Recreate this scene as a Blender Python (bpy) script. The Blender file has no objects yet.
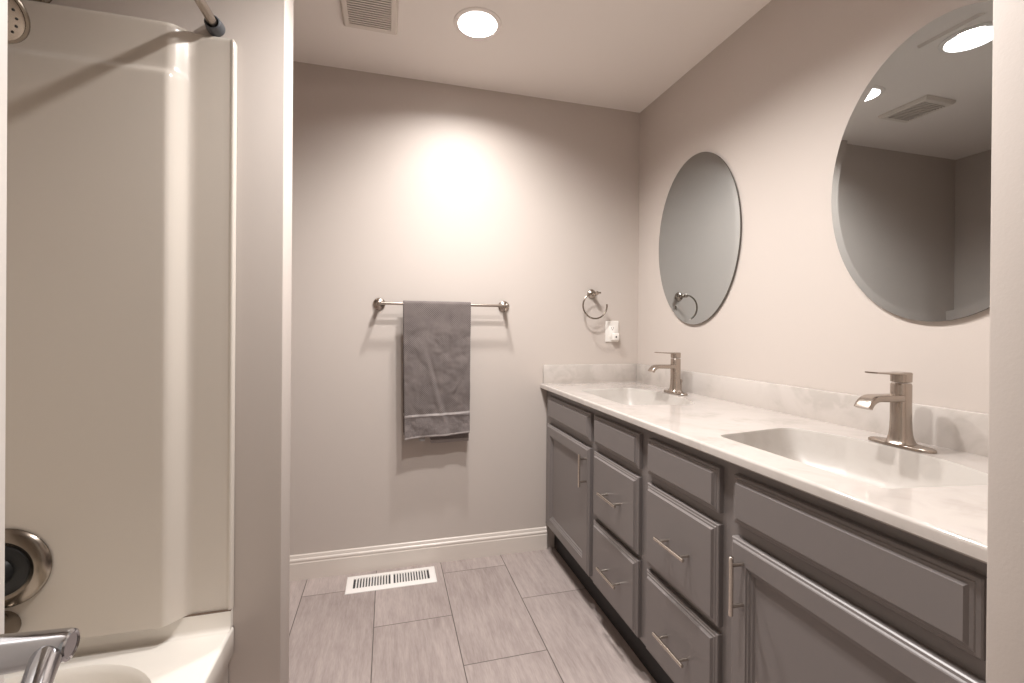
import bpy, bmesh, math
from mathutils import Vector, Matrix, noise

C = bpy.context.scene.collection
SC = bpy.context.scene
PI = math.pi

# ------------------------------------------------------------------ camera
CAM_H = 1.1907
cam_d = bpy.data.cameras.new('camera')
cam = bpy.data.objects.new('camera', cam_d)
C.objects.link(cam)
SC.camera = cam
cam_d.sensor_width = 36.0
cam_d.lens = 454.57 * 36.0 / 1024.0
cam_d.shift_y = -(341.5 - 330.09) / 1024.0
cam_d.clip_start = 0.02
YAW, ROLL, PITCH = 0.26615, -0.008142, -0.0024845
fw = Vector((math.sin(YAW) * math.cos(PITCH), math.cos(YAW) * math.cos(PITCH), math.sin(PITCH)))
r0 = Vector((math.cos(YAW), -math.sin(YAW), 0))
u0 = r0.cross(fw)
rr = math.cos(ROLL) * r0 - math.sin(ROLL) * u0
uu = math.sin(ROLL) * r0 + math.cos(ROLL) * u0
cam.matrix_world = Matrix(((rr.x, uu.x, -fw.x, 0), (rr.y, uu.y, -fw.y, 0),
                           (rr.z, uu.z, -fw.z, CAM_H), (0, 0, 0, 1)))

# ------------------------------------------------------------------ world, exposure
w = bpy.data.worlds.new('world')
SC.world = w
w.use_nodes = True
w.node_tree.nodes['Background'].inputs[0].default_value = (1.0, 0.93, 0.86, 1)
w.node_tree.nodes['Background'].inputs[1].default_value = 0.4
SC.view_settings.view_transform = 'Standard'
SC.view_settings.look = 'None'
SC.view_settings.exposure = 0.0
SC.view_settings.gamma = 1.0
SC.view_settings.use_curve_mapping = False
SC.cycles.max_bounces = 14
SC.cycles.diffuse_bounces = 8
SC.cycles.glossy_bounces = 8
SC.cycles.use_denoising = True
SC.cycles.caustics_reflective = False
SC.cycles.caustics_refractive = False

LAMP_W = 20.0                      # power of one ceiling lamp
LAMP_COL = (1.0, 0.965, 0.94)
# lamp centres on the ceiling: over the towel, fan with lamp, over the entry
LAMPS = [(0.345, 1.84), (0.405, 1.335), (0.235, 0.78)]
LAMP_SCALE = [0.86, 1.15, 0.95]

# room measures
XL, XR, YB, YF, ZC = -1.20, 1.388, 2.335, -0.30, 2.44
WY0, WY1, WX = 1.35, 1.466, -0.275       # wing wall at the tub end


# ------------------------------------------------------------------ materials
def mat(name, col, rough=0.5, metal=0.0, spec=0.5, coat=0.0):
    m = bpy.data.materials.new(name)
    m.use_nodes = True
    b = m.node_tree.nodes['Principled BSDF']
    b.inputs['Base Color'].default_value = (*col, 1)
    b.inputs['Roughness'].default_value = rough
    b.inputs['Metallic'].default_value = metal
    b.inputs['Specular IOR Level'].default_value = spec
    b.inputs['Coat Weight'].default_value = coat
    return m


def nd(m, typ, **kw):
    n = m.node_tree.nodes.new(typ)
    for k, v in kw.items():
        setattr(n, k, v)
    return n


def lk(m, a, b):
    m.node_tree.links.new(a, b)


def bsdf(m):
    return m.node_tree.nodes['Principled BSDF']


def add_bump(m, scale, strength, dist=0.001, detail=3.0, stretch=None):
    tc = nd(m, 'ShaderNodeTexCoord')
    n = nd(m, 'ShaderNodeTexNoise')
    n.inputs['Scale'].default_value = scale
    n.inputs['Detail'].default_value = detail
    src = tc.outputs['Object']
    if stretch:
        mp = nd(m, 'ShaderNodeMapping')
        mp.inputs['Scale'].default_value = stretch
        lk(m, src, mp.inputs['Vector'])
        src = mp.outputs['Vector']
    lk(m, src, n.inputs['Vector'])
    bp = nd(m, 'ShaderNodeBump')
    bp.inputs['Strength'].default_value = strength
    bp.inputs['Distance'].default_value = dist
    lk(m, n.outputs['Fac'], bp.inputs['Height'])
    lk(m, bp.outputs['Normal'], bsdf(m).inputs['Normal'])
    return n


M = {}
M['wall'] = mat('greige_wall_paint', (0.535, 0.480, 0.440), 0.55, spec=0.3)
add_bump(M['wall'], 260, 0.18, 0.0008)
M['ceiling'] = mat('ceiling_paint', (0.86, 0.81, 0.77), 0.8, spec=0.2)
add_bump(M['ceiling'], 200, 0.12, 0.0008)
M['white_trim'] = mat('white_trim_paint', (0.70, 0.64, 0.585), 0.35)
M['door_white'] = mat('white_door_paint', (0.62, 0.58, 0.54), 0.4)
M['cabinet'] = mat('grey_cabinet_paint', (0.180, 0.160, 0.154), 0.33)
add_bump(M['cabinet'], 120, 0.05, 0.0005)
M['toe'] = mat('black_toe_board', (0.012, 0.010, 0.010), 0.6)
M['nickel'] = mat('brushed_nickel', (0.46, 0.40, 0.35), 0.27, 1.0)
M['nickel_bright'] = mat('polished_nickel', (0.66, 0.60, 0.54), 0.2, 1.0)
M['nickel_dark'] = mat('dark_nickel', (0.30, 0.26, 0.22), 0.24, 1.0)
M['chrome'] = mat('chrome', (0.50, 0.50, 0.52), 0.13, 1.0)
M['black'] = mat('black_plastic', (0.01, 0.01, 0.01), 0.4)
M['grey_plastic'] = mat('grey_rubber', (0.09, 0.095, 0.105), 0.5)
M['fibre'] = mat('glossy_fibreglass', (0.64, 0.587, 0.525), 0.21)
M['tub'] = mat('glossy_tub_enamel', (0.86, 0.82, 0.76), 0.15, coat=0.2)
M['plate'] = mat('white_plastic', (0.80, 0.77, 0.73), 0.35)
M['register'] = mat('white_enamel_metal', (0.86, 0.83, 0.80), 0.35)
M['vent'] = mat('cream_vent_plastic', (0.72, 0.66, 0.60), 0.5)
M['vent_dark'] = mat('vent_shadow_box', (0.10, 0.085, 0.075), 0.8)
M['duct_dark'] = mat('duct_shade', (0.05, 0.05, 0.055), 0.5, 0.3)
M['mirror'] = mat('mirror_silver', (0.56, 0.60, 0.615), 0.004, 1.0)
M['mirror_edge'] = mat('mirror_edge_glass', (0.13, 0.12, 0.11), 0.2)
M['tag'] = mat('fabric_tag', (0.30, 0.28, 0.27), 0.8)
M['caulk'] = mat('dark_seam', (0.16, 0.11, 0.08), 0.7)

# lens
m = bpy.data.materials.new('lamp_lens')
m.use_nodes = True
nt = m.node_tree
nt.nodes.remove(nt.nodes['Principled BSDF'])
em = nt.nodes.new('ShaderNodeEmission')
em.inputs[0].default_value = (*LAMP_COL, 1)
em.inputs[1].default_value = 5
nt.links.new(em.outputs[0], nt.nodes['Material Output'].inputs[0])
M['lens'] = m


# marble counter
def marble(name, base, vein):
    m = mat(name, base, 0.10, coat=0.3)
    tc = nd(m, 'ShaderNodeTexCoord')
    n1 = nd(m, 'ShaderNodeTexNoise')
    n1.inputs['Scale'].default_value = 3.2
    n1.inputs['Detail'].default_value = 6
    n1.inputs['Distortion'].default_value = 1.6
    lk(m, tc.outputs['Object'], n1.inputs['Vector'])
    n2 = nd(m, 'ShaderNodeTexNoise')
    n2.inputs['Scale'].default_value = 11
    n2.inputs['Detail'].default_value = 5
    n2.inputs['Distortion'].default_value = 2.2
    lk(m, tc.outputs['Object'], n2.inputs['Vector'])
    ad = nd(m, 'ShaderNodeMath', operation='MULTIPLY_ADD')
    lk(m, n2.outputs['Fac'], ad.inputs[0])
    ad.inputs[1].default_value = 0.45
    lk(m, n1.outputs['Fac'], ad.inputs[2])
    rp = nd(m, 'ShaderNodeValToRGB')
    lk(m, ad.outputs[0], rp.inputs[0])
    e = rp.color_ramp.elements
    e[0].position = 0.55
    e[0].color = (*vein, 1)
    e[1].position = 0.80
    e[1].color = (*base, 1)
    k = e.new(0.68)
    k.color = (*[(a * 0.7 + b * 0.3) for a, b in zip(base, vein)], 1)
    lk(m, rp.outputs[0], bsdf(m).inputs['Base Color'])
    return m


M['marble'] = marble('cultured_marble', (0.54, 0.498, 0.465), (0.455, 0.417, 0.385))
M['basin'] = marble('cultured_marble_shaded', (0.49, 0.458, 0.425), (0.43, 0.393, 0.36))  # same marble, coloured darker for the shading inside the basins


bsdf(M['basin']).inputs['Roughness'].default_value = 0.4
bsdf(M['basin']).inputs['Coat Weight'].default_value = 0.0


# floor tile: running planks with a third offset
def floor_mat():
    m = mat('grey_stone_look_tile', (0.4, 0.36, 0.34), 0.34)
    tc = nd(m, 'ShaderNodeTexCoord')
    sp = nd(m, 'ShaderNodeSeparateXYZ')
    lk(m, tc.outputs['Object'], sp.inputs[0])

    def mth(op, a, b=None, c=None):
        n = nd(m, 'ShaderNodeMath', operation=op)
        for i, v in enumerate((a, b, c)):
            if v is None:
                continue
            if isinstance(v, (int, float)):
                n.inputs[i].default_value = v
            else:
                lk(m, v, n.inputs[i])
        return n.outputs[0]
    W, L, G = 0.313, 0.626, 0.0022
    u = mth('DIVIDE', mth('ADD', sp.outputs[0], 0.047), W)
    ci = mth('FLOOR', u)
    fu = mth('FRACT', u)
    v = mth('DIVIDE', mth('SUBTRACT', mth('SUBTRACT', sp.outputs[1], 1.882), mth('MULTIPLY', ci, 0.333)), L)
    ri = mth('FLOOR', v)
    fv = mth('FRACT', v)
    du = mth('MULTIPLY', mth('MINIMUM', fu, mth('SUBTRACT', 1.0, fu)), W)
    dv = mth('MULTIPLY', mth('MINIMUM', fv, mth('SUBTRACT', 1.0, fv)), L)
    d = mth('MINIMUM', du, dv)
    mr = nd(m, 'ShaderNodeMapRange')
    mr.inputs['From Min'].default_value = G * 0.45
    mr.inputs['From Max'].default_value = G
    lk(m, d, mr.inputs['Value'])
    tile = mr.outputs[0]
    # per tile random
    cb = nd(m, 'ShaderNodeCombineXYZ')
    lk(m, ci, cb.inputs[0])
    lk(m, ri, cb.inputs[1])
    wn = nd(m, 'ShaderNodeTexWhiteNoise')
    lk(m, cb.outputs[0], wn.inputs['Vector'])
    off = nd(m, 'ShaderNodeVectorMath', operation='MULTIPLY_ADD')
    lk(m, wn.outputs['Color'], off.inputs[0])
    off.inputs[1].default_value = (7, 9, 3)
    lk(m, tc.outputs['Object'], off.inputs[2])

    def grain(scale, sx, sy, detail, dist):
        mp = nd(m, 'ShaderNodeMapping')
        mp.inputs['Scale'].default_value = (sx, sy, 1)
        lk(m, off.outputs[0], mp.inputs['Vector'])
        n = nd(m, 'ShaderNodeTexNoise')
        n.inputs['Scale'].default_value = scale
        n.inputs['Detail'].default_value = detail
        n.inputs['Distortion'].default_value = dist
        lk(m, mp.outputs[0], n.inputs['Vector'])
        return n.outputs['Fac']
    g1 = grain(15, 3.4, 0.4, 8, 0.12)
    g2 = grain(70, 3.2, 0.4, 5, 0.1)
    g3 = grain(3, 1.0, 0.7, 3, 0.5)
    s = mth('ADD', mth('ADD', mth('MULTIPLY', g1, 0.5), mth('MULTIPLY', g2, 0.36)), mth('MULTIPLY', g3, 0.4))
    s = mth('ADD', s, mth('MULTIPLY', mth('SUBTRACT', wn.outputs['Value'], 0.5), 0.10))
    rp = nd(m, 'ShaderNodeValToRGB')
    lk(m, s, rp.inputs[0])
    e = rp.color_ramp.elements
    e[0].position = 0.42
    e[0].color = (0.27, 0.222, 0.208, 1)
    e[1].position = 0.84
    e[1].color = (0.47, 0.400, 0.376, 1)
    k = e.new(0.62)
    k.color = (0.365, 0.308, 0.289, 1)
    mx = nd(m, 'ShaderNodeMix', data_type='RGBA')
    lk(m, tile, mx.inputs['Factor'])
    mx.inputs['A'].default_value = (0.085, 0.07, 0.062, 1)
    lk(m, rp.outputs[0], mx.inputs['B'])
    lk(m, mx.outputs['Result'], bsdf(m).inputs['Base Color'])
    bp = nd(m, 'ShaderNodeBump')
    bp.inputs['Strength'].default_value = 0.4
    bp.inputs['Distance'].default_value = 0.001
    hh = mth('ADD', tile, mth('MULTIPLY', s, 0.25))
    lk(m, hh, bp.inputs['Height'])
    lk(m, bp.outputs['Normal'], bsdf(m).inputs['Normal'])
    return m


M['floor'] = floor_mat()


# towel weave
def towel_mat(name, col, dark, weave):
    m = mat(name, col, 0.95, spec=0.1)
    bsdf(m).inputs['Sheen Weight'].default_value = 0.25
    tc = nd(m, 'ShaderNodeTexCoord')
    sp = nd(m, 'ShaderNodeSeparateXYZ')
    lk(m, tc.outputs['UV'], sp.inputs[0])

    def mth(op, a, b=None):
        n = nd(m, 'ShaderNodeMath', operation=op)
        for i, v in enumerate((a, b)):
            if v is None:
                continue
            if isinstance(v, (int, float)):
                n.inputs[i].default_value = v
            else:
                lk(m, v, n.inputs[i])
        return n.outputs[0]
    if weave:
        k = 2 * PI / 0.0095
        a = mth('SINE', mth('MULTIPLY', sp.outputs[0], k))
        b = mth('SINE', mth('MULTIPLY', sp.outputs[1], k))
        h = mth('ADD', mth('MULTIPLY', mth('MULTIPLY', a, b), 0.5), 0.5)
    else:
        n0 = nd(m, 'ShaderNodeTexNoise')
        n0.inputs['Scale'].default_value = 160
        lk(m, tc.outputs['UV'], n0.inputs['Vector'])
        h = n0.outputs['Fac']
    nz = nd(m, 'ShaderNodeTexNoise')
    nz.inputs['Scale'].default_value = 14
    nz.inputs['Detail'].default_value = 6
    lk(m, tc.outputs['UV'], nz.inputs['Vector'])
    f = mth('ADD', mth('MULTIPLY', h, 0.55), mth('MULTIPLY', nz.outputs['Fac'], 0.55))
    rp = nd(m, 'ShaderNodeValToRGB')
    lk(m, f, rp.inputs[0])
    rp.color_ramp.elements[0].position = 0.18
    rp.color_ramp.elements[0].color = (*dark, 1)
    rp.color_ramp.elements[1].position = 0.85
    rp.color_ramp.elements[1].color = (*col, 1)
    lk(m, rp.outputs[0], bsdf(m).inputs['Base Color'])
    bp = nd(m, 'ShaderNodeBump')
    bp.inputs['Strength'].default_value = 0.8
    bp.inputs['Distance'].default_value = 0.002
    lk(m, h, bp.inputs['Height'])
    lk(m, bp.outputs['Normal'], bsdf(m).inputs['Normal'])
    return m


M['towel'] = towel_mat('grey_waffle_towel', (0.235, 0.200, 0.190), (0.070, 0.059, 0.056), True)
M['towel_band'] = towel_mat('grey_towel_border', (0.235, 0.203, 0.195), (0.12, 0.103, 0.10), False)
M['towel_edge'] = mat('grey_towel_piping', (0.36, 0.325, 0.315), 0.95)


# ------------------------------------------------------------------ mesh helpers
def obj(name, bm, mats, parent=None, smooth=None, flat=False):
    me = bpy.data.meshes.new(name)
    bmesh.ops.recalc_face_normals(bm, faces=bm.faces)
    if smooth is not None:
        for f in bm.faces:
            f.smooth = True
    bm.to_mesh(me)
    bm.free()
    if smooth is not None:
        me.set_sharp_from_angle(angle=math.radians(smooth))
        if flat:                       # level plates stay flat shaded
            for p in me.polygons:
                if abs(p.normal.z) > 0.99999:
                    p.use_smooth = False
    if not isinstance(mats, (list, tuple)):
        mats = [mats]
    for x in mats:
        me.materials.append(x)
    o = bpy.data.objects.new(name, me)
    C.objects.link(o)
    if parent:
        o.parent = parent
        o.matrix_parent_inverse = Matrix.Translation(parent.location).inverted()
    return o


def thing(name, label, cat, loc, group=None):
    o = bpy.data.objects.new(name, None)
    C.objects.link(o)
    o.location = loc
    o.empty_display_size = 0.05
    tag(o, label, cat, group)
    return o


def tag(o, label, cat, group=None):
    o['label'] = label
    o['category'] = cat
    if group:
        o['group'] = group
    return o


def struct(o, label, cat):
    o['kind'] = 'structure'
    o['label'] = label
    o['category'] = cat
    return o


def box(bm, x0, x1, y0, y1, z0, z1, bev=0.0, seg=2, mi=0):
    vs = [bm.verts.new((x, y, z)) for x in (x0, x1) for y in (y0, y1) for z in (z0, z1)]
    fs = []
    for q in ((0, 1, 3, 2), (4, 6, 7, 5), (0, 4, 5, 1), (2, 3, 7, 6), (0, 2, 6, 4), (1, 5, 7, 3)):
        f = bm.faces.new([vs[i] for i in q])
        f.material_index = mi
        fs.append(f)
    if bev:
        es = list({e for f in fs for e in f.edges})
        r = bmesh.ops.bevel(bm, geom=es, offset=bev, segments=seg, profile=0.5, affect='EDGES')
        for f in r['faces']:
            f.material_index = mi
    return fs


def loft(bm, loops, cap0=False, cap1=False, closed=True, mi=0):
    rows = [[bm.verts.new(p) for p in L] for L in loops]
    n = len(rows[0])
    for a, b in zip(rows, rows[1:]):
        for i in range(n if closed else n - 1):
            j = (i + 1) % n
            f = bm.faces.new((a[i], a[j], b[j], b[i]))
            f.material_index = mi
    if cap0:
        bm.faces.new(rows[0]).material_index = mi
    if cap1:
        bm.faces.new(rows[-1]).material_index = mi
    return rows


def basis(d):
    d = Vector(d).normalized()
    a = Vector((0, 0, 1)) if abs(d.z) < 0.9 else Vector((1, 0, 0))
    u = d.cross(a).normalized()
    return d, u, u.cross(d).normalized()


def lathe(bm, origin, axis, prof, n=32, mi=0, cap0=True, cap1=True):
    """prof: (distance along axis, radius)"""
    d, u, v = basis(axis)
    o = Vector(origin)
    loops = []
    for t, r in prof:
        r = max(r, 1e-5)
        loops.append([o + d * t + (u * math.cos(2 * PI * k / n) + v * math.sin(2 * PI * k / n)) * r for k in range(n)])
    return loft(bm, loops, cap0, cap1, mi=mi)


def tube(bm, pts, r, n=16, mi=0, cap=True):
    pts = [Vector(p) for p in pts]
    rs = r if isinstance(r, (list, tuple)) else [r] * len(pts)
    tang = []
    for i in range(len(pts)):
        a = pts[max(i - 1, 0)]
        b = pts[min(i + 1, len(pts) - 1)]
        tang.append((b - a).normalized())
    d, u, v = basis(tang[0])
    loops = []
    for i, p in enumerate(pts):
        t = tang[i]
        u = (u - t * u.dot(t)).normalized()
        v = t.cross(u)
        loops.append([p + (u * math.cos(2 * PI * k / n) + v * math.sin(2 * PI * k / n)) * rs[i] for k in range(n)])
    return loft(bm, loops, cap, cap, mi=mi)


def B():
    return bmesh.new()


def merge(bm, d=1e-5):
    bmesh.ops.remove_doubles(bm, verts=bm.verts, dist=d)


def round_poly(pts, radii, n=8):
    """polygon (2D) with its corners rounded"""
    out = []
    k = len(pts)
    for i in range(k):
        p = Vector(pts[i])
        a = (Vector(pts[i - 1]) - p)
        b = (Vector(pts[(i + 1) % k]) - p)
        r = radii[i]
        if r <= 0:
            out.append(p)
            continue
        la, lb = a.length, b.length
        a.normalize()
        b.normalize()
        ang = a.angle(b)
        t = min(r / math.tan(ang / 2), la * 0.49, lb * 0.49)
        for q in range(n + 1):
            s = q / n
            # quadratic corner
            p0, p2 = p + a * t, p + b * t
            out.append(p0 * (1 - s) ** 2 + p * 2 * s * (1 - s) + p2 * s * s)
    return out


def rect_outline(x0, x1, y0, y1, ang_pts, c):
    """points on the rectangle hit by rays from c towards ang_pts"""
    out = []
    for p in ang_pts:
        d = Vector((p[0] - c[0], p[1] - c[1]))
        t = 1e9
        if d.x > 1e-9:
            t = min(t, (x1 - c[0]) / d.x)
        if d.x < -1e-9:
            t = min(t, (x0 - c[0]) / d.x)
        if d.y > 1e-9:
            t = min(t, (y1 - c[1]) / d.y)
        if d.y < -1e-9:
            t = min(t, (y0 - c[1]) / d.y)
        out.append(Vector((c[0] + d.x * t, c[1] + d.y * t)))
    return out


def plate_with_holes(bm, x0, x1, y0, y1, z, holes, mi=0):
    """flat plate cut by outlines; holes: (outline, cell rect x0 x1 y0 y1, centre), cells not overlapping in y"""
    def quad(a, b, c, d):
        f = bm.faces.new([bm.verts.new((p[0], p[1], z)) for p in ((a, c), (b, c), (b, d), (a, d))])
        f.material_index = mi
    y = y0
    for outl, (cx0, cx1, cy0, cy1), c in sorted(holes, key=lambda h: h[1][2]):
        if cy0 > y + 1e-6:
            quad(x0, x1, y, cy0)
        if cx0 > x0 + 1e-6:
            quad(x0, cx0, cy0, cy1)
        if cx1 < x1 - 1e-6:
            quad(cx1, x1, cy0, cy1)
        ro = rect_outline(cx0, cx1, cy0, cy1, outl, c)
        cs = [Vector(p) for p in ((cx0, cy0), (cx1, cy0), (cx1, cy1), (cx0, cy1))]
        n = len(outl)
        for i in range(n):
            j = (i + 1) % n
            a, b = ro[i], ro[j]
            pts = [outl[i], outl[j], b]
            if abs(a.x - b.x) > 1e-6 and abs(a.y - b.y) > 1e-6:      # corner between the two
                q = min(cs, key=lambda q: (q - a).length + (q - b).length)
                pts.append(q)
            pts.append(a)
            f = bm.faces.new([bm.verts.new((p[0], p[1], z)) for p in pts])
            f.material_index = mi
        y = cy1
    if y < y1 - 1e-6:
        quad(x0, x1, y, y1)
    merge(bm)


def circ(cx, cy, r, n=48):
    return [Vector((cx + r * math.cos(2 * PI * k / n), cy + r * math.sin(2 * PI * k / n))) for k in range(n)]


# ------------------------------------------------------------------ room shell
bm = B()
box(bm, XL - 0.15, XR + 0.15, -1.5, YB + 0.15, -0.05, 0.0)
struct(obj('floor', bm, M['floor']), 'grey stone look plank tile floor', 'floor')

bm = B()
box(bm, XL - 0.12, XR + 0.12, YB, YB + 0.12, 0, ZC)
struct(obj('wall_back', bm, M['wall']), 'greige wall behind the towel bar', 'wall')
bm = B()
box(bm, XR, XR + 0.12, YF - 0.12, YB, 0, ZC)
struct(obj('wall_right', bm, M['wall']), 'greige wall behind the oval mirrors', 'wall')
bm = B()
box(bm, XL - 0.12, XL, YF - 0.12, YB, 0, ZC)
struct(obj('wall_left', bm, M['wall']), 'greige wall beyond the tub alcove', 'wall')
bm = B()
box(bm, XL, WX, WY0, WY1, 0, ZC, 0.004)
struct(obj('wall_wing', bm, M['wall'], smooth=40), 'narrow wing wall ending the tub alcove', 'wall')
bm = B()
box(bm, 0.7355, XR, 0.28, 0.398, 0, ZC, 0.003)
struct(obj('wall_stub', bm, M['wall'], smooth=40), 'short wall closing the vanity end', 'wall')
bm = B()
box(bm, XL, -0.36, YF - 0.12, YF, 0, ZC)
box(bm, 0.46, XR, YF - 0.12, YF, 0, ZC)
box(bm, -0.36, 0.46, YF - 0.12, YF, 2.06, ZC)
struct(obj('wall_front', bm, M['wall']), 'greige wall around the entry opening', 'wall')

# ceiling with three lamp openings
HOLE_R = 0.080
bm = B()
holes = []
for (lx, ly) in LAMPS:
    holes.append((circ(lx, ly, HOLE_R), (lx - 0.13, lx + 0.13, ly - 0.13, ly + 0.13), (lx, ly)))
plate_with_holes(bm, XL - 0.12, XR + 0.12, YF - 0.12, YB + 0.12, ZC, holes)
g = bmesh.ops.extrude_face_region(bm, geom=bm.faces[:])
bmesh.ops.translate(bm, verts=[v for v in g['geom'] if isinstance(v, bmesh.types.BMVert)], vec=(0, 0, 0.06))
struct(obj('ceiling', bm, M['ceiling']), 'pale flat ceiling with round lamp openings', 'ceiling')


# baseboards, with a stepped ogee top
def baseboard(name, p0, p1, nrm, label):
    prof = [(0, 0), (0.014, 0), (0.014, 0.078), (0.012, 0.082), (0.0125, 0.086), (0.0135, 0.091), (0.012, 0.096),
            (0.008, 0.100), (0.0075, 0.106), (0.006, 0.113), (0.003, 0.116), (0, 0.116)]
    bm = B()
    n = Vector((*nrm, 0))
    loops = []
    for p in (p0, p1):
        loops.append([Vector((p[0], p[1], 0)) + n * d + Vector((0, 0, z)) for d, z in prof])
    loft(bm, loops, True, True)
    struct(obj(name, bm, M['white_trim'], smooth=25), label, 'baseboard')


baseboard('baseboard_back', (XL, YB), (0.84, YB), (0, -1), 'white moulded baseboard along the back wall')
baseboard('baseboard_left', (XL, WY1), (XL, YB - 0.014), (1, 0), 'white baseboard of the nook behind the wing wall')
baseboard('baseboard_wing', (XL + 0.014, WY1), (WX, WY1), (0, 1), 'white baseboard behind the wing wall')

# door, swung open along the tub
bm = B()
dx0, dx1, dy0, dy1 = -0.357, -0.3215, -0.26, 0.5
box(bm, dx0, dx1, dy0, dy1, 0.012, 2.04, 0.002)
door = struct(obj('door_1', bm, M['door_white'], smooth=40), 'white door standing open beside the tub', 'door')
bm = B()
ly, lz = 0.437, 0.9385
lathe(bm, (dx1, ly, lz), (1, 0, 0), [(0, 0.026), (0.003, 0.026), (0.006, 0.024), (0.007, 0.014)], 40)
obj('rosette', bm, M['chrome'], door, smooth=35)
bm = B()
# neck that widens outward and bends back into the grip
lathe(bm, (dx1 + 0.004, ly, lz), (1, 0, 0), [(0, 0.0150), (0.030, 0.0138), (0.074, 0.0120), (0.0775, 0.0112), (0.0785, 0.0095), (0.0775, 0.0085)], 40)
pts, rs = [], []
for k in range(0, 13):
    pts.append((dx1 + 0.0695 + 0.0040 * k, ly - 0.004 - 0.011 * k, lz - 0.002 - 0.0003 * k * k))
    rs.append(0.0098 - 0.00025 * k)
tube(bm, pts, rs, 28)
obj('lever', bm, M['chrome'], door, smooth=40)


# ------------------------------------------------------------------ ceiling lamps
def lamp_light(name, x, y, z, r, power, parent):
    ld = bpy.data.lights.new(name, 'AREA')
    ld.shape = 'DISK'
    ld.size = 2 * r
    ld.energy = power
    ld.color = LAMP_COL
    ld.spread = math.radians(165)
    lo = bpy.data.objects.new(name, ld)
    C.objects.link(lo)
    lo.location = (x, y, z)
    lo.parent = parent
    lo.matrix_parent_inverse = Matrix.Translation(parent.location).inverted()
    return lo


def can(x, y, label, power, root=None, depth=0.034, zface=ZC):
    t = root or thing('recessed_light', label, 'ceiling light', (x, y, ZC), 'round recessed ceiling lights')
    if root is None:
        bm = B()
        lathe(bm, (x, y, ZC - 0.0005), (0, 0, -1), [(0, 0.0985), (0.0025, 0.0975), (0.0045, 0.092), (0.0045, 0.084), (0.003, 0.0795), (-0.002, 0.0785)], 64, cap0=False, cap1=False)
        obj('trim_ring', bm, M['ceiling'], t, smooth=35)
    bm = B()
    lathe(bm, (x, y, ZC - 0.002), (0, 0, 1), [(0, 0.0785), (depth, 0.0775), (depth + 0.012, 0.0775)], 64, cap0=False, cap1=True)
    obj('reflector', bm, M['register'], t, smooth=35)
    bm = B()
    lathe(bm, (x, y, ZC + depth + 0.004), (0, 0, 1), [(0, 0.076), (0.003, 0.076)], 64)
    obj('lens', bm, M['lens'], t)
    lamp_light('lamp', x, y, ZC + depth, 0.045, power, t)
    return t


can(*LAMPS[0], 'lit round recessed ceiling light in front of the hanging towel', LAMP_W * LAMP_SCALE[0])
can(*LAMPS[2], 'lit round recessed ceiling light nearest the entry, over the open door', LAMP_W * LAMP_SCALE[2])
# fan housing with lamp
fx, fy = LAMPS[1]
fan = thing('fan_light', 'square ceiling fan cover with a round lit lamp, seen in the larger mirror', 'fan light', (fx, fy, ZC))
bm = B()
outl = circ(fx, fy, 0.0805, 64)
x0, x1, y0, y1 = 0.268, 0.536, 1.165, 1.455
for z in (ZC - 0.0005, ZC - 0.014):
    ins = 0.0 if z > ZC - 0.001 else 0.006
    plate_with_holes(bm, x0 + ins, x1 - ins, y0 + ins, y1 - ins, z,
                     [(outl, (x0 + ins, x1 - ins, y0 + ins, y1 - ins), (fx, fy))])
bmesh.ops.bridge_loops(bm, edges=[e for e in bm.edges if e.is_boundary and all((Vector((v.co.x, v.co.y)) - Vector((fx, fy))).length > 0.1 for v in e.verts)])
bmesh.ops.bridge_loops(bm, edges=[e for e in bm.edges if e.is_boundary])
obj('cover', bm, M['ceiling'], fan, smooth=30, flat=True)
bm = B()
lathe(bm, (fx, fy, ZC - 0.0142), (0, 0, -1), [(0, 0.104), (0.005, 0.102), (0.009, 0.095), (0.009, 0.086), (0.004, 0.0795), (-0.010, 0.079)], 64, cap0=False, cap1=False)
obj('trim_ring', bm, M['register'], fan, smooth=35)
can(fx, fy, '', LAMP_W * LAMP_SCALE[1], root=fan, depth=0.020)

# exhaust grille
vx0, vx1, vy0, vy1 = -0.187, 0.030, 1.735, 1.985
vent = thing('exhaust_vent', 'square slatted cream exhaust vent on the ceiling', 'vent', ((vx0 + vx1) / 2, (vy0 + vy1) / 2, ZC))
bm = B()
fr = 0.026
z0, z1 = ZC - 0.020, ZC - 0.0005
# rim: sloping outer sides
def rim_loop(i, z):
    return [Vector(p) for p in ((vx0 + i, vy0 + i, z), (vx1 - i, vy0 + i, z), (vx1 - i, vy1 - i, z), (vx0 + i, vy1 - i, z))]
loft(bm, [rim_loop(0, z1), rim_loop(0.002, z1 - 0.010), rim_loop(0.010, z0), rim_loop(fr, z0), rim_loop(fr + 0.002, z0 + 0.014)])
ns = 15
for k in range(ns):
    yy = vy0 + fr + 0.004 + (vy1 - vy0 - 2 * fr - 0.008) * k / (ns - 1)
    for q in (0,):
        vs = [(yy - 0.0046, z0 + 0.0005), (yy + 0.0036, z0 + 0.0005), (yy + 0.0060, z0 + 0.009), (yy + 0.0022, z0 + 0.009)]
        loft(bm, [[Vector((x, a, b)) for a, b in vs] for x in (vx0 + fr - 0.001, vx1 - fr + 0.001)], True, True)
obj('grille', bm, M['vent'], vent, smooth=30)
bm = B()
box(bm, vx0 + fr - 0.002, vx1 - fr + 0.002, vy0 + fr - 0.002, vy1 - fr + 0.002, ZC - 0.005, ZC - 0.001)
obj('housing', bm, M['vent_dark'], vent)  # thin dark sheet painting in the shade behind the slats

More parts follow.
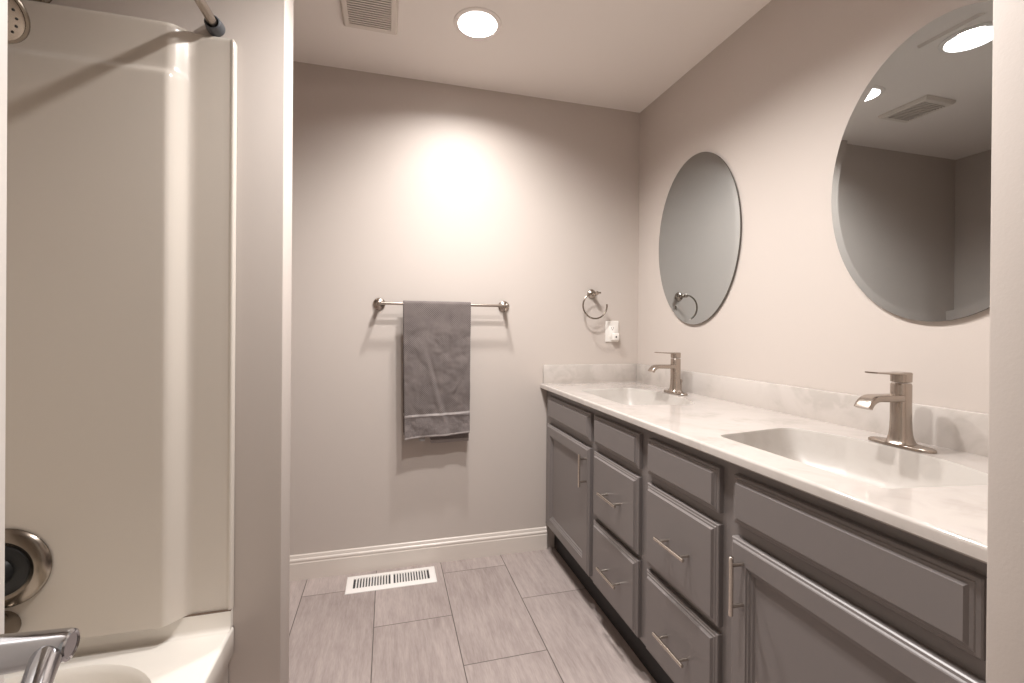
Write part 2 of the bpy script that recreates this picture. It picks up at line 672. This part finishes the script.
# ------------------------------------------------------------------ vanity
XF = 0.820           # front face of doors and drawers
XB = 0.834           # face frame
VY0, VY1 = 0.402, 2.331
van = thing('vanity_cabinet', 'long grey double vanity cabinet with drawers between two doors', 'vanity', (1.1, 1.37, 0))
bm = B()
box(bm, XB, XB + 0.018, VY0, VY1, 0.140, 0.8695)
box(bm, XB + 0.018, XR - 0.002, VY0, VY0 + 0.016, 0.140, 0.8695)
box(bm, XB + 0.018, XR - 0.002, VY1 - 0.016, VY1, 0.140, 0.8695)
box(bm, XB + 0.018, XR - 0.002, VY0 + 0.016, VY1 - 0.016, 0.140, 0.156)
box(bm, XR - 0.010, XR - 0.002, VY0 + 0.016, VY1 - 0.016, 0.156, 0.8695)
for yy in (0.941, 1.334, 1.716):
    box(bm, XB + 0.018, XR - 0.010, yy, yy + 0.016, 0.156, 0.76)
obj('cabinet_box', bm, M['cabinet'], van)
bm = B()
box(bm, XB + 0.050, XR - 0.01, VY0 + 0.003, VY1 - 0.003, 0.0005, 0.1395)
obj('toe_kick', bm, M['toe'], van)

RAISED = [(0, 0), (0, 0.0125), (0.0018, 0.0148), (0.0075, 0.0152), (0.0090, 0.0172), (0.0140, 0.0178), (0.0178, 0.0240)]
PANEL = [(0, 0), (0, 0.0145), (0.0020, 0.0175), (0.0065, 0.0185), (0.0085, 0.0220), (0.0105, 0.0235), (0.0520, 0.0235),
         (0.0535, 0.0205), (0.0580, 0.0198), (0.0600, 0.0160), (0.0655, 0.0152), (0.0680, 0.0110)]


def front(name, y0, y1, z0, z1, prof):
    bm = B()
    loops = []
    for ins, d in prof:
        x = XB - 0.0002 - d
        loops.append([Vector((x, y0 + ins, z0 + ins)), Vector((x, y1 - ins, z0 + ins)), Vector((x, y1 - ins, z1 - ins)), Vector((x, y0 + ins, z1 - ins))])
    loft(bm, loops, True, True)
    return obj(name, bm, M['cabinet'], van)


def pull(parent, y, z, vert):
    bm = B()
    xb = 0.777
    y, z = y * 0.9835, CAM_H + (z - CAM_H) * 0.9835
    r, L, s = 0.0052, 0.139, 0.048
    ax = Vector((0, 0, 1)) if vert else Vector((0, 1, 0))
    c = Vector((xb, y, z))
    lathe(bm, c - ax * L / 2, ax, [(0, r * 0.8), (0.0008, r), (L - 0.0008, r), (L, r * 0.8)], 20)
    for sg in (-1, 1):
        p = c + ax * s * sg
        lathe(bm, p, (1, 0, 0), [(0, 0.0044), (0.0335, 0.0044)], 16)
    o = obj('pull', bm, M['nickel_bright'], parent, smooth=40)
    return o


ZT0, ZT1 = 0.723, 0.840          # false fronts
ZM0, ZM1 = 0.431, 0.693          # upper drawers
ZL0, ZL1 = 0.152, 0.411          # lower drawers
cols = [(1.746, 2.266), (1.364, 1.709), (0.980, 1.313), (0.446, 0.931)]
for a, b in cols:
    front('false_front', a, b, ZT0, ZT1, RAISED)
for a, b in cols[1:3]:
    for (z0, z1) in ((ZM0, ZM1), (ZL0, ZL1)):
        d = front('drawer', a, b, z0, z1, RAISED)
        zc = 0.554 if z0 > 0.4 else 0.262
        pull(d, (1.546 if a > 1.2 else 1.154), zc, False)
d = front('door', cols[0][0], cols[0][1], 0.158, 0.693, PANEL)
pull(d, 1.793, 0.589, True)
d = front('door', cols[3][0], cols[3][1], 0.158, 0.689, PANEL)
pull(d, 0.902, 0.584, True)

# ------------------------------------------------------------------ countertop
CT = 0.897
CX0, CX1 = 0.797, 1.3855
CY0, CY1 = 0.4005, 2.3325
top = thing('countertop', 'cream veined marble vanity top with two built in basins', 'countertop', (1.1, 1.37, 0.870))
SINKS = [0.858, 1.812]


def basin_outline(yc):
    pts = [(0.894, -0.220), (1.185, -0.264), (1.238, -0.12), (1.246, 0.0), (1.238, 0.12), (1.185, 0.264), (0.894, 0.220)]
    rad = [0.030, 0.060, 0.05, 0.05, 0.05, 0.060, 0.030]
    return [Vector((p[0], p[1] + yc)) for p in round_poly(pts, rad, 8)]


bm = B()
holes = []
for yc in SINKS:
    holes.append((basin_outline(yc), (0.86, 1.30, yc - 0.30, yc + 0.30), (1.06, yc)))
R = 0.007
plate_with_holes(bm, CX0 + R, CX1, CY0, CY1, CT, holes)
# rolled front edge and underside
pr = [(CX0 + R, CT)] + [(CX0 + R - R * math.sin(a), CT - R + R * math.cos(a)) for a in [k / 6 * PI / 2 for k in range(1, 7)]]
pr += [(CX0, CT - 0.022), (CX0 + 0.004, CT - 0.026), (XB + 0.06, CT - 0.026)]
loft(bm, [[Vector((x, yy, z)) for x, z in pr] for yy in (CY0, CY1)], closed=False)
merge(bm, 1e-5)
slab = obj('slab', bm, M['marble'], top, smooth=35, flat=True)
for yc in SINKS:
    ol = basin_outline(yc)
    c = Vector((1.075, yc))
    bm = B()
    loops = []
    for s, dz in ((1.0, 0), (0.995, -0.002), (0.988, -0.007), (0.975, -0.016), (0.950, -0.032), (0.915, -0.058), (0.865, -0.082),
                  (0.79, -0.100), (0.68, -0.111), (0.50, -0.118), (0.30, -0.122), (0.10, -0.125)):
        loops.append([Vector((c.x + (p.x - c.x) * s, c.y + (p.y - c.y) * s, CT + dz)) for p in ol])
    loft(bm, loops, False, True)
    bs = obj('basin', bm, M['basin'], top, smooth=60)
    bm = B()
    lathe(bm, (c.x, c.y, CT - 0.1248), (0, 0, 1), [(0, 0.024), (0.002, 0.023), (0.003, 0.018), (0.0025, 0.015), (0.006, 0.014), (0.007, 0.010)], 32)
    obj('drain', bm, M['nickel'], bs, smooth=35)
bm = B()
box(bm, 1.3685, XR - 0.001, CY0, YB - 0.0195, CT - 0.005, 0.998, 0.003)
obj('backsplash', bm, M['marble'], top, smooth=40)
bm = B()
box(bm, CX0 + 0.014, XR - 0.001, YB - 0.019, YB - 0.001, CT - 0.005, 0.998, 0.003)
obj('backsplash', bm, M['marble'], top, smooth=40)


# ------------------------------------------------------------------ faucets
def superell(cx, cy, hx, hy, n, k=40):
    out = []
    for i in range(k):
        a = 2 * PI * i / k
        ca, sa = math.cos(a), math.sin(a)
        out.append(Vector((cx + hx * math.copysign(abs(ca) ** (2 / n), ca), cy + hy * math.copysign(abs(sa) ** (2 / n), sa))))
    return out


def make_faucet(x, y, label):
    z = CT + 0.0006
    t = thing('faucet', label, 'faucet', (x, y, z), 'single lever faucets')
    bm = B()
    loops = []
    for s, dz in ((1.0, 0), (1.0, 0.0035), (0.985, 0.006), (0.94, 0.0078), (0.80, 0.009), (0.5, 0.0095)):
        hx, hy = 0.0265, 0.0775
        loops.append([Vector((p.x, p.y, z + dz)) for p in superell(x, y, hx - (1 - s) * 0.03, hy - (1 - s) * 0.06, 2.6, 64)])
    loft(bm, loops, True, True)
    obj('deck_plate', bm, M['nickel'], t, smooth=40)
    # body with a flared foot
    bm = B()
    loops = []
    for dz, h in ((0.008, 0.0315), (0.011, 0.0285), (0.018, 0.0250), (0.028, 0.0226), (0.045, 0.0210), (0.07, 0.0202), (0.158, 0.0200), (0.160, 0.0192), (0.162, 0.0184)):
        loops.append([Vector((p.x, p.y, z + dz)) for p in superell(x, y, h, h, 2.9, 40)])
    loft(bm, loops, True, True)
    obj('body', bm, M['nickel'], t, smooth=35)
    # ribbon spout
    bm = B()
    up, lo = [], []
    path = []
    for k in range(6):
        path.append((x + 0.004 - k * 0.0192, z + 0.124 + 0.0004 * k, PI))
    px, pz = path[-1][0], path[-1][1]
    Rr = 0.040
    for k in range(1, 9):
        a = k / 8 * math.radians(66)
        path.append((px - Rr * math.sin(a), pz - Rr * (1 - math.cos(a)), a))
    loops = []
    for i, (qx, qz, a) in enumerate(path):
        f = min(1.0, i / 6)
        hw = 0.0180 + 0.002 * f
        th = 0.0100 - 0.0015 * f
        if a == PI:
            n = Vector((0, 0, 1))
        else:
            n = Vector((-math.sin(a), 0, math.cos(a)))
        c = Vector((qx, y, qz))
        sec = []
        for p in superell(0, 0, hw, th, 5.0, 32):
            sec.append(c + Vector((0, p.x, 0)) + n * p.y)
        loops.append(sec)
    loft(bm, loops, True, True)
    obj('spout', bm, M['nickel'], t, smooth=40)
    # lever: cap on the body and a long flat blade
    bm = B()
    loops = []
    for dz, h in ((0.1645, 0.0184), (0.166, 0.0200), (0.184, 0.0204), (0.1885, 0.0198), (0.190, 0.0186)):
        loops.append([Vector((p.x, p.y, z + dz)) for p in superell(x, y, h, h, 2.9, 40)])
    loft(bm, loops, True, True)
    loops = []
    for k in range(9):
        f = k / 8
        qx = x + 0.010 - f * 0.112
        zt = z + 0.1897 + 0.003 * f * f
        th = 0.0034 - 0.0014 * f
        hw = 0.0205 - 0.004 * f
        loops.append([Vector((qx, y + p.x, zt - th + p.y)) for p in superell(0, 0, hw, th, 4.5, 28)])
    loft(bm, loops, True, True)
    obj('lever', bm, M['nickel'], t, smooth=40)
    bm = B()
    lathe(bm, (x + 0.031, y + 0.001, CT + 0.0004), (0, 0, 1), [(0, 0.0032), (0.050, 0.0032), (0.051, 0.006), (0.056, 0.0065), (0.064, 0.0045), (0.066, 0.002)], 16)
    obj('lift_rod', bm, M['nickel'], t, smooth=40)
    return t


make_faucet(1.277, 0.866, 'brushed nickel single lever faucet at the basin nearest the short wall')
make_faucet(1.292, 1.840, 'brushed nickel single lever faucet at the basin in the back corner')


# ------------------------------------------------------------------ mirrors
def mirror(yc, label):
    zc, hy, hz = 1.615, 0.288, 0.396
    t = thing('oval_mirror', label, 'mirror', (XR, yc, zc), 'frameless oval mirrors')
    n = 128
    xf = 1.3760

    def ring(ins, x):
        return [Vector((x, yc + (hy - ins) * math.cos(2 * PI * k / n), zc + (hz - ins) * math.sin(2 * PI * k / n))) for k in range(n)]
    bm = B()
    loft(bm, [ring(0.0235, xf + 0.004), ring(0.0235, xf)], True, True)
    obj('mirror_glass', bm, M['mirror'], t)
    bm = B()
    loft(bm, [ring(0.0235, xf), ring(0.0, xf + 0.0010)])
    obj('sloped_rim', bm, M['mirror'], t)
    bm = B()
    loft(bm, [ring(0.0, xf + 0.0010), ring(0.0, xf + 0.0065), ring(0.012, xf + 0.0068), ring(0.012, XR - 0.0005)], False, True)
    obj('backing', bm, M['mirror_edge'], t, smooth=30)
    return t


mirror(0.858, 'frameless oval mirror partly hidden by the short wall, showing the ceiling vent')
mirror(1.828, 'frameless oval mirror next to the back corner, showing the towel ring')

# ------------------------------------------------------------------ towel bar and towel
BY, BZ = 2.262, 1.309
bx0, bx1 = -0.043, 0.589
tb = thing('towel_bar', 'brushed nickel towel bar on the back wall', 'towel bar', (0.265, YB, BZ))
bm = B()
lathe(bm, (bx0 - 0.006, BY, BZ), (1, 0, 0), [(0, 0.0075), (bx1 - bx0 + 0.012, 0.0075)], 20)
obj('rail', bm, M['nickel'], tb, smooth=40)


def wall_post(parent, x, z, yend, r=0.030):
    bm = B()
    lathe(bm, (x, YB - 0.0005, z), (0, -1, 0),
          [(0, r), (0.004, r), (0.008, r * 0.93), (0.012, r * 0.70), (0.016, r * 0.42), (0.020, 0.0105), (YB - yend - 0.006, 0.0100),
           (YB - yend + 0.006, 0.0112), (YB - yend + 0.010, 0.0100), (YB - yend + 0.012, 0.006)], 32)
    return obj('wall_post', bm, M['nickel'], parent, smooth=40)


wall_post(tb, bx0, BZ, BY)
wall_post(tb, bx1, BZ, BY)

def sst(a, b, x):
    t = max(0, min(1, (x - a) / (b - a)))
    return t * t * (3 - 2 * t)


# towel: one sheet over the rail
TX0, TX1 = 0.069, 0.399
bm = B()
uvl = bm.loops.layers.uv.new('uv')
NX = 70
rr_ = 0.0125
prof = []            # (s, y, z, hang) along the towel from front hem to back hem
zf, zb = 0.648, 0.640
nf = 130
for k in range(nf):
    prof.append(('f', BZ - (BZ - zf) * (1 - k / nf)))
for k in range(11):
    prof.append(('o', k / 10 * PI))
for k in range(1, 91):
    prof.append(('b', BZ - (BZ - zb) * k / 90))


def fold(x, z):
    """how far the front sheet bulges towards the room"""
    u = (x - TX0) / (TX1 - TX0)
    h = max(0.0, min(1.0, (BZ - z) / 0.66))
    d = 0.010 * h * (0.6 + 0.5 * math.sin(u * 5.2 + 0.6 + 1.2 * h))
    d += 0.008 * h * noise.noise(Vector((x * 9, z * 5, 1.3)))
    d += 0.0055 * noise.noise(Vector((x * 22, z * 16, 4.7))) * min(1, h * 4)
    d += 0.002 * noise.noise(Vector((x * 60, z * 48, 9.1))) * min(1, h * 4)
    # two slanting creases in the lower half
    for (cx, cz, sl, wdt, amp, zl) in ((0.215, 0.90, -0.28, 0.011, 0.0065, 0.13), (0.255, 0.80, -0.16, 0.012, 0.004, 0.07), (0.31, 0.88, 0.55, 0.012, 0.0022, 0.08)):
        q = (x - (cx + (z - cz) * sl)) / wdt
        e = math.exp(-((z - cz) / zl) ** 2)
        d += amp * e * (math.exp(-q * q) - 0.8 * math.exp(-(q - 1.8) ** 2))
    return d


rows = []
for kind, a in prof:
    row = []
    for i in range(NX + 1):
        u = i / NX
        x = TX0 + (TX1 - TX0) * u
        if kind == 'f':
            z = a
            h = (BZ - z) / 0.66
            hem = 0.003 + 0.020 * u + 0.003 * math.sin(u * 7)          # hem higher towards the right
            z = z + hem * h * h
            y = BY - rr_ - fold(x, z)
            bz_ = z - 0.765
            if -0.012 < bz_ < 0.02:
                y -= 0.0035 * math.exp(-(bz_ / 0.004) ** 2)
            x = x + 0.009 * h * (0.5 - u) * 2 * 0.8 + 0.003 * math.sin(z * 21) * (0.5 - abs(u - 0.5)) + 0.004 * h
        elif kind == 'o':
            z = BZ + rr_ * math.sin(a)
            y = BY - rr_ * math.cos(a)
        else:
            z = a
            h = (BZ - z) / 0.66
            z = z + h * h * (0.026 - 0.044 * sst(0.36, 0.42, u))
            y = BY + rr_ + 0.004 * h * math.sin(u * 6 + 2) + 0.006 * h
            x = x + 0.006 * h * (1 - u)
        row.append(bm.verts.new((x, y, z)))
    rows.append(row)
S = 0
for j in range(len(rows) - 1):
    ds = (rows[j][0].co - rows[j + 1][0].co).length
    kind, a = prof[j]
    for i in range(NX):
        f = bm.faces.new((rows[j][i], rows[j][i + 1], rows[j + 1][i + 1], rows[j + 1][i]))
        for l, (ii, ss) in zip(f.loops, ((i, S), (i + 1, S), (i + 1, S + ds), (i, S + ds))):
            l[uvl].uv = (TX0 + (TX1 - TX0) * ii / NX, ss)
        zz = a if kind != 'o' else BZ
        f.material_index = 0
        if kind in 'fb':
            if zz < 0.656 + (0 if kind == 'f' else 0.0):
                f.material_index = 2
            elif zz < 0.751:
                f.material_index = 1
            elif zz < 0.761:
                f.material_index = 2
    S += ds
tw = obj('towel', bm, [M['towel'], M['towel_band'], M['towel_edge']], None, smooth=80)
sm = tw.modifiers.new('thick', 'SOLIDIFY')
sm.thickness = 0.006
sm.offset = 0.0
tag(tw, 'grey waffle weave bath towel hung over the towel bar', 'towel')
bm = B()
box(bm, 0.150, 0.176, 2.2515, 2.2525, 0.641, 0.668)
obj('care_tag', bm, M['tag'], tw)

# ------------------------------------------------------------------ towel ring
RX, RZ, RY = 1.095, 1.390, 2.272
tr = thing('towel_ring', 'open nickel towel ring on the back wall above the outlet', 'towel ring', (RX, YB, RZ))
wall_post(tr, RX, RZ, RY, 0.026)
bm = B()
pts = []
rc = 0.071
cxr, czr = RX - 0.007, RZ - rc + 0.003
a0, a1 = math.radians(78), math.radians(367)
for k in range(65):
    a = a0 + (a1 - a0) * k / 64
    pts.append((cxr + rc * math.cos(a), RY, czr + rc * math.sin(a)))
pts.insert(0, (pts[0][0] + 0.018, RY, pts[0][2] + 0.001))
tube(bm, pts, 0.0046, 14)
obj('ring', bm, M['nickel_dark'], tr, smooth=40)  # darker nickel puts the dark surroundings it reflects into its colour

# ------------------------------------------------------------------ outlet and plug-in
ox0, ox1, oz0, oz1 = 1.181, 1.262, 1.122, 1.241
ol_ = thing('outlet', 'white wall outlet plate under the towel ring', 'outlet', ((ox0 + ox1) / 2, YB, (oz0 + oz1) / 2))
bm = B()
box(bm, ox0, ox1, YB - 0.0065, YB - 0.0003, oz0, oz1, 0.003, 3)
obj('cover_plate', bm, M['plate'], ol_, smooth=40)
bm = B()
oc = (ox0 + ox1) / 2
box(bm, oc - 0.0165, oc + 0.0165, YB - 0.0085, YB - 0.0066, oz0 + 0.027, oz1 - 0.027, 0.001)
obj('receptacle', bm, M['register'], ol_, smooth=40)
bm = B()
for zc in (oz0 + 0.079,):
    box(bm, oc - 0.0075, oc - 0.0050, YB - 0.0089, YB - 0.0086, zc - 0.004, zc + 0.004)
    box(bm, oc + 0.0050, oc + 0.0075, YB - 0.0089, YB - 0.0086, zc - 0.004, zc + 0.004)
    lathe(bm, (oc, YB - 0.0089, zc - 0.010), (0, 1, 0), [(0, 0.0026), (0.0003, 0.0026)], 12)
obj('slots', bm, M['grey_plastic'], ol_)
pl = thing('plug_in_light', 'small white square plug in sensor light with a dark eye', 'night light', (oc + 0.010, YB - 0.0088, oz0 + 0.030))
bm = B()
box(bm, oc - 0.010, oc + 0.030, YB - 0.036, YB - 0.0092, oz0 + 0.008, oz0 + 0.050, 0.006, 3)
obj('case', bm, M['plate'], pl, smooth=40)
bm = B()
lathe(bm, (oc + 0.010, YB - 0.0362, oz0 + 0.029), (0, -1, 0), [(0, 0.0052), (0.001, 0.0048), (0.0018, 0.003)], 20)
obj('sensor', bm, M['black'], pl, smooth=40)

# ------------------------------------------------------------------ floor register
gx0, gx1, gy0, gy1 = -0.178, 0.231, 2.145, 2.289
rg = thing('floor_register', 'white slotted metal vent set in the floor below the towel', 'floor vent', ((gx0 + gx1) / 2, (gy0 + gy1) / 2, 0))
bm = B()
zt = 0.0065
ix0, ix1, iy0, iy1 = gx0 + 0.031, gx1 - 0.031, gy0 + 0.030, gy1 - 0.030
mid = (gx0 + gx1) / 2


def lp(x0, x1, y0, y1, z):
    return [Vector(p) for p in ((x0, y0, z), (x1, y0, z), (x1, y1, z), (x0, y1, z))]


loft(bm, [lp(gx0, gx1, gy0, gy1, 0.0004), lp(gx0 + 0.001, gx1 - 0.001, gy0 + 0.001, gy1 - 0.001, 0.003), lp(gx0 + 0.009, gx1 - 0.009, gy0 + 0.009, gy1 - 0.009, zt),
          lp(ix0, ix1, iy0, iy1, zt), lp(ix0, ix1, iy0, iy1, 0.001)])
box(bm, mid - 0.007, mid + 0.007, iy0, iy1, 0.002, zt)
for half in (0, 1):
    a, b = (ix0, mid - 0.007) if half == 0 else (mid + 0.007, ix1)
    for k in range(1, 13):
        xc = a + (b - a) * (k / 13) + (0.004 if half == 0 else -0.004) * 0.5
        tl = -0.003 if half == 0 else 0.003
        sec = [(xc - 0.0023, zt - 0.0005), (xc + 0.0023, zt - 0.0005), (xc + 0.0023 + tl, 0.0022), (xc - 0.0023 + tl, 0.0022)]
        loft(bm, [[Vector((x, yy, z)) for x, z in sec] for yy in (iy0, iy1)], True, True)
obj('grille', bm, M['register'], rg, smooth=25)
bm = B()
box(bm, ix0 - 0.002, ix1 + 0.002, iy0 - 0.002, iy1 + 0.002, 0.0003, 0.0012)
obj('duct_shade_plate', bm, M['duct_dark'], rg)  # dark plate on the uncut floor, standing in for shade below the slots

# ------------------------------------------------------------------ bathtub
TBX0, TBX1, TBY0, TBY1, TBZ = XL + 0.001, -0.387, YF + 0.001, WY0 - 0.002, 0.402
tub = thing('bathtub', 'glossy white alcove bathtub beside the open door', 'bathtub', ((TBX0 + TBX1) / 2, 0.55, 0))


def rrect(x0, x1, y0, y1, r, n=12):
    out = []
    for cx, cy, a0 in ((x1 - r, y1 - r, 0), (x0 + r, y1 - r, 90), (x0 + r, y0 + r, 180), (x1 - r, y0 + r, 270)):
        for k in range(n + 1):
            a = math.radians(a0 + 90 * k / n)
            out.append(Vector((cx + r * math.cos(a), cy + r * math.sin(a))))
    return out


inner = rrect(-1.105, -0.465, TBY0 + 0.14, 1.272, 0.21)
ctr = ((-1.105 - 0.465) / 2, (TBY0 + 1.3) / 2)


def lift(pts, z):
    return [Vector((p[0], p[1], z)) for p in pts]


bm = B()
plate_with_holes(bm, TBX0 + 0.016, TBX1 - 0.009, TBY0 + 0.002, TBY1 - 0.002, TBZ, [(inner, (TBX0 + 0.016, TBX1 - 0.009, TBY0 + 0.002, TBY1 - 0.002), ctr)])
# rolled front edge and apron
pr = [(TBX1 - 0.009, TBZ)] + [(TBX1 - 0.009 + 0.009 * math.sin(a), TBZ - 0.009 + 0.009 * math.cos(a)) for a in [k / 8 * PI / 2 for k in range(1, 9)]]
pr += [(TBX1, 0.33), (TBX1 - 0.012, 0.315), (TBX1 - 0.014, 0.06), (TBX1 - 0.004, 0.045), (TBX1 - 0.004, 0.001)]
loft(bm, [[Vector((x, yy, z)) for x, z in pr] for yy in (TBY0 + 0.002, TBY1 - 0.002)], closed=False)
cin = (-0.785, 0.5)


def shrink(s, dy):
    return [Vector((cin[0] + (p.x - cin[0]) * s, cin[1] + (p.y - cin[1]) * (1 - (1 - s) * 0.55) + dy)) for p in inner]


loft(bm, [lift(inner, TBZ), lift(shrink(0.992, 0), TBZ - 0.004), lift(shrink(0.978, 0), TBZ - 0.014), lift(shrink(0.965, 0), TBZ - 0.04),
          lift(shrink(0.90, 0), 0.20), lift(shrink(0.83, 0), 0.11), lift(shrink(0.72, 0), 0.075), lift(shrink(0.5, 0), 0.065)], False, True)
merge(bm)
obj('shell', bm, M['tub'], tub, smooth=50, flat=True)
bm = B()
# raised back lip under the wall panel, coved into the deck
pr = [(WY0 - 0.030, TBZ + 0.0005), (WY0 - 0.0255, TBZ + 0.0015), (WY0 - 0.0215, TBZ + 0.005), (WY0 - 0.0195, TBZ + 0.012), (WY0 - 0.019, 0.450), (WY0 - 0.0006, 0.450), (WY0 - 0.0006, TBZ + 0.0005)]
loft(bm, [[Vector((x, yy, z)) for yy, z in pr] for x in (TBX0, TBX1 - 0.003)], True, True)
obj('wall_lip', bm, M['tub'], tub, smooth=60)

# ------------------------------------------------------------------ surround
sur = thing('tub_surround', 'glossy beige moulded tub wall panel with the shower fittings', 'tub surround', (-0.79, WY0, 0.45))
EDGE = -0.388
plan = []      # (x, y, weight of the proud field, normal)


xs = [EDGE - 0.0, EDGE - 0.001, EDGE - 0.003, EDGE - 0.006, EDGE - 0.009, EDGE - 0.012, EDGE - 0.016]
ds = [0.002, 0.010, 0.0155, 0.017, 0.0165, 0.0135, 0.0125]
for a, b in zip(xs, ds):
    plan.append((a, WY0 - b, 0.0, (0, -1)))
x = EDGE - 0.03
while x > -1.06:
    d = 0.0125 + 0.030 * sst(-0.478, -0.532, x)
    wgt = sst(-0.49, -0.53, x)
    plan.append((x, WY0 - d, wgt, (0, -1)))
    x -= 0.006 if x > -0.57 else 0.04
rf = 0.09
for k in range(0, 13):
    a = k / 12 * PI / 2
    cx, cy = XL + 0.0425 + rf, WY0 - 0.0425 - rf
    plan.append((cx - rf * math.sin(a), cy + rf * math.cos(a), 1.0, (math.sin(a), -math.cos(a))))
for yy in (1.1, 0.9, 0.6, 0.3, 0.0, YF + 0.002):
    plan.append((XL + 0.0425, yy, 1.0, (1, 0)))
ZB, ZT = 0.4525, 1.944
rowsz = [(ZB, 0.010, 0), (0.60, 0.010, 0), (0.9, 0.010, 0), (1.2, 0.010, 0), (1.5, 0.010, 0), (1.70, 0.010, 0), (1.79, 0.010, 0), (1.803, 0.010, 0), (1.810, 0.0095, 0),
         (1.815, 0.0080, 0), (1.820, 0.0045, 0), (1.825, 0.0018, 0), (1.830, 0.0005, 0), (1.838, 0, 0), (1.87, 0, 0), (1.91, 0, 0), (1.930, 0, 0),
         (1.938, 0, 0.001), (1.942, 0, 0.004), (1.944, 0, 0.009), (1.944, 0, 1.0)]
loops = []
for z, ext, back in rowsz:
    L = []
    for (px, py, wg, nr) in plan:
        d = ext * wg - min(back, 0.0125 + 0.02 * wg - 0.002 if back > 0.5 else back)
        # round upper corner of the front flange
        zz = z
        e = EDGE - px
        rc_ = 0.016
        if z > 1.9 and e < rc_:
            drop = rc_ - math.sqrt(max(0, rc_ ** 2 - (rc_ - e) ** 2))
            zz = min(z, ZT - drop - (0.002 if z < 1.9435 else 0))
        y2 = py + nr[1] * d
        if back > 0:
            y2 = min(y2, WY0 - 0.0012) if nr[1] < -0.5 else y2
        L.append(Vector((px + nr[0] * d, y2, zz)))
    loops.append(L)
bm = B()
loft(bm, loops, closed=False)
o = obj('panel', bm, M['fibre'], sur, smooth=70)
sd = o.modifiers.new('edge', 'SUBSURF')
sd.levels = 0
sd.render_levels = 0
o.modifiers.remove(sd)
bm = B()
box(bm, -0.50, EDGE - 0.002, WY0 - 0.0185, WY0 - 0.002, 0.4503, 0.4523)
obj('seam', bm, M['caulk'], sur)

# ------------------------------------------------------------------ shower fittings
PX = WY0 - 0.0425 - 0.010       # face of the proud panel (y)
vxc, vzc = -0.838, 0.638
sv = thing('shower_valve', 'round nickel shower valve on the tub end panel', 'shower valve', (vxc, PX, vzc))
bm = B()
lathe(bm, (vxc, PX - 0.0006, vzc), (0, -1, 0), [(0, 0.090), (0.003, 0.0905), (0.008, 0.088), (0.013, 0.081), (0.017, 0.072), (0.018, 0.066), (0.0155, 0.062), (0.015, 0.058)], 64)
obj('escutcheon', bm, M['nickel_dark'], sv, smooth=30)
bm = B()
lathe(bm, (vxc, PX - 0.0158, vzc), (0, -1, 0), [(0, 0.058), (0.004, 0.057), (0.007, 0.050), (0.008, 0.032), (0.030, 0.026), (0.040, 0.024), (0.043, 0.020)], 48)
obj('dial', bm, M['black'], sv, smooth=30)
bm = B()
tube(bm, [(vxc, PX - 0.052, vzc), (vxc - 0.02, PX - 0.055, vzc - 0.01), (vxc - 0.07, PX - 0.058, vzc - 0.035)], [0.010, 0.009, 0.006], 16)
obj('handle', bm, M['nickel_dark'], sv, smooth=40)

sp = thing('tub_spout', 'dark nickel tub spout under the shower valve', 'tub spout', (-0.838, PX, 0.508))
bm = B()
tube(bm, [(-0.838, PX - 0.0006, 0.508), (-0.838, PX - 0.05, 0.508), (-0.838, PX - 0.10, 0.505), (-0.838, PX - 0.125, 0.498), (-0.838, PX - 0.135, 0.482)], [0.033, 0.030, 0.027, 0.024, 0.020], 28)
tag(sp, 'dark nickel tub spout under the shower valve', 'tub spout')
obj('spout_body', bm, M['nickel_dark'], sp, smooth=50)

sh = thing('overhead_shower', 'round nickel shower head high on the tub end wall', 'shower head', (-0.815, WY0, 2.0))
bm = B()
lathe(bm, (-0.812, WY0 - 0.0006, 1.985), (0, -1, 0), [(0, 0.030), (0.004, 0.030), (0.010, 0.024), (0.014, 0.014)], 36)
obj('flange', bm, M['nickel_dark'], sh, smooth=35)
bm = B()
tube(bm, [(-0.812, WY0 - 0.002, 1.985), (-0.813, 1.31, 1.985), (-0.814, 1.28, 1.975), (-0.815, 1.25, 1.94), (-0.816, 1.236, 1.905)], 0.0095, 18)
obj('arm', bm, M['nickel_dark'], sh, smooth=50)
ax = Vector((0.02, -0.62, -0.55)).normalized()
hc = Vector((-0.793, 1.178, 1.836))
bm = B()
lathe(bm, hc - ax * 0.058, ax, [(0, 0.012), (0.012, 0.016), (0.024, 0.018), (0.034, 0.040), (0.044, 0.060), (0.054, 0.064), (0.058, 0.063)], 48)
obj('head_shell', bm, M['nickel_dark'], sh, smooth=35)
bm = B()
lathe(bm, hc + ax * 0.0002, ax, [(0, 0.0575), (0.002, 0.0575), (0.0035, 0.054)], 48)
fp = obj('spray_face', bm, M['nickel'], sh, smooth=35)
bm = B()
_, ua, va = basis(ax)
for rad, cnt in ((0.016, 6), (0.031, 12), (0.046, 18)):
    for k in range(cnt):
        a = 2 * PI * k / cnt + rad * 20
        lathe(bm, hc + ax * 0.0036 + (ua * math.cos(a) + va * math.sin(a)) * rad, ax, [(0, 0.0028), (0.002, 0.0022), (0.003, 0.001)], 10)
obj('nozzles', bm, M['black'], fp, smooth=40)

# curtain rod
rod = thing('shower_rod', 'straight metal shower rod fixed above the tub panel', 'shower rod', (-0.438, WY0, 1.967))
bm = B()
lathe(bm, (-0.438, WY0 - 0.020, 1.967), (0, -1, 0), [(0, 0.0115), (WY0 - YF - 0.04, 0.0115)], 24)
obj('tube', bm, M['nickel'], rod, smooth=40)
for yy, d in ((WY0 - 0.0006, -1), (YF + 0.0006, 1)):
    bm = B()
    lathe(bm, (-0.438, yy, 1.967), (0, d, 0), [(0, 0.0215), (0.006, 0.0215), (0.028, 0.0185), (0.030, 0.0155), (0.022, 0.0122)], 32, cap1=False)
    obj('end_cap', bm, M['grey_plastic'], rod, smooth=40)
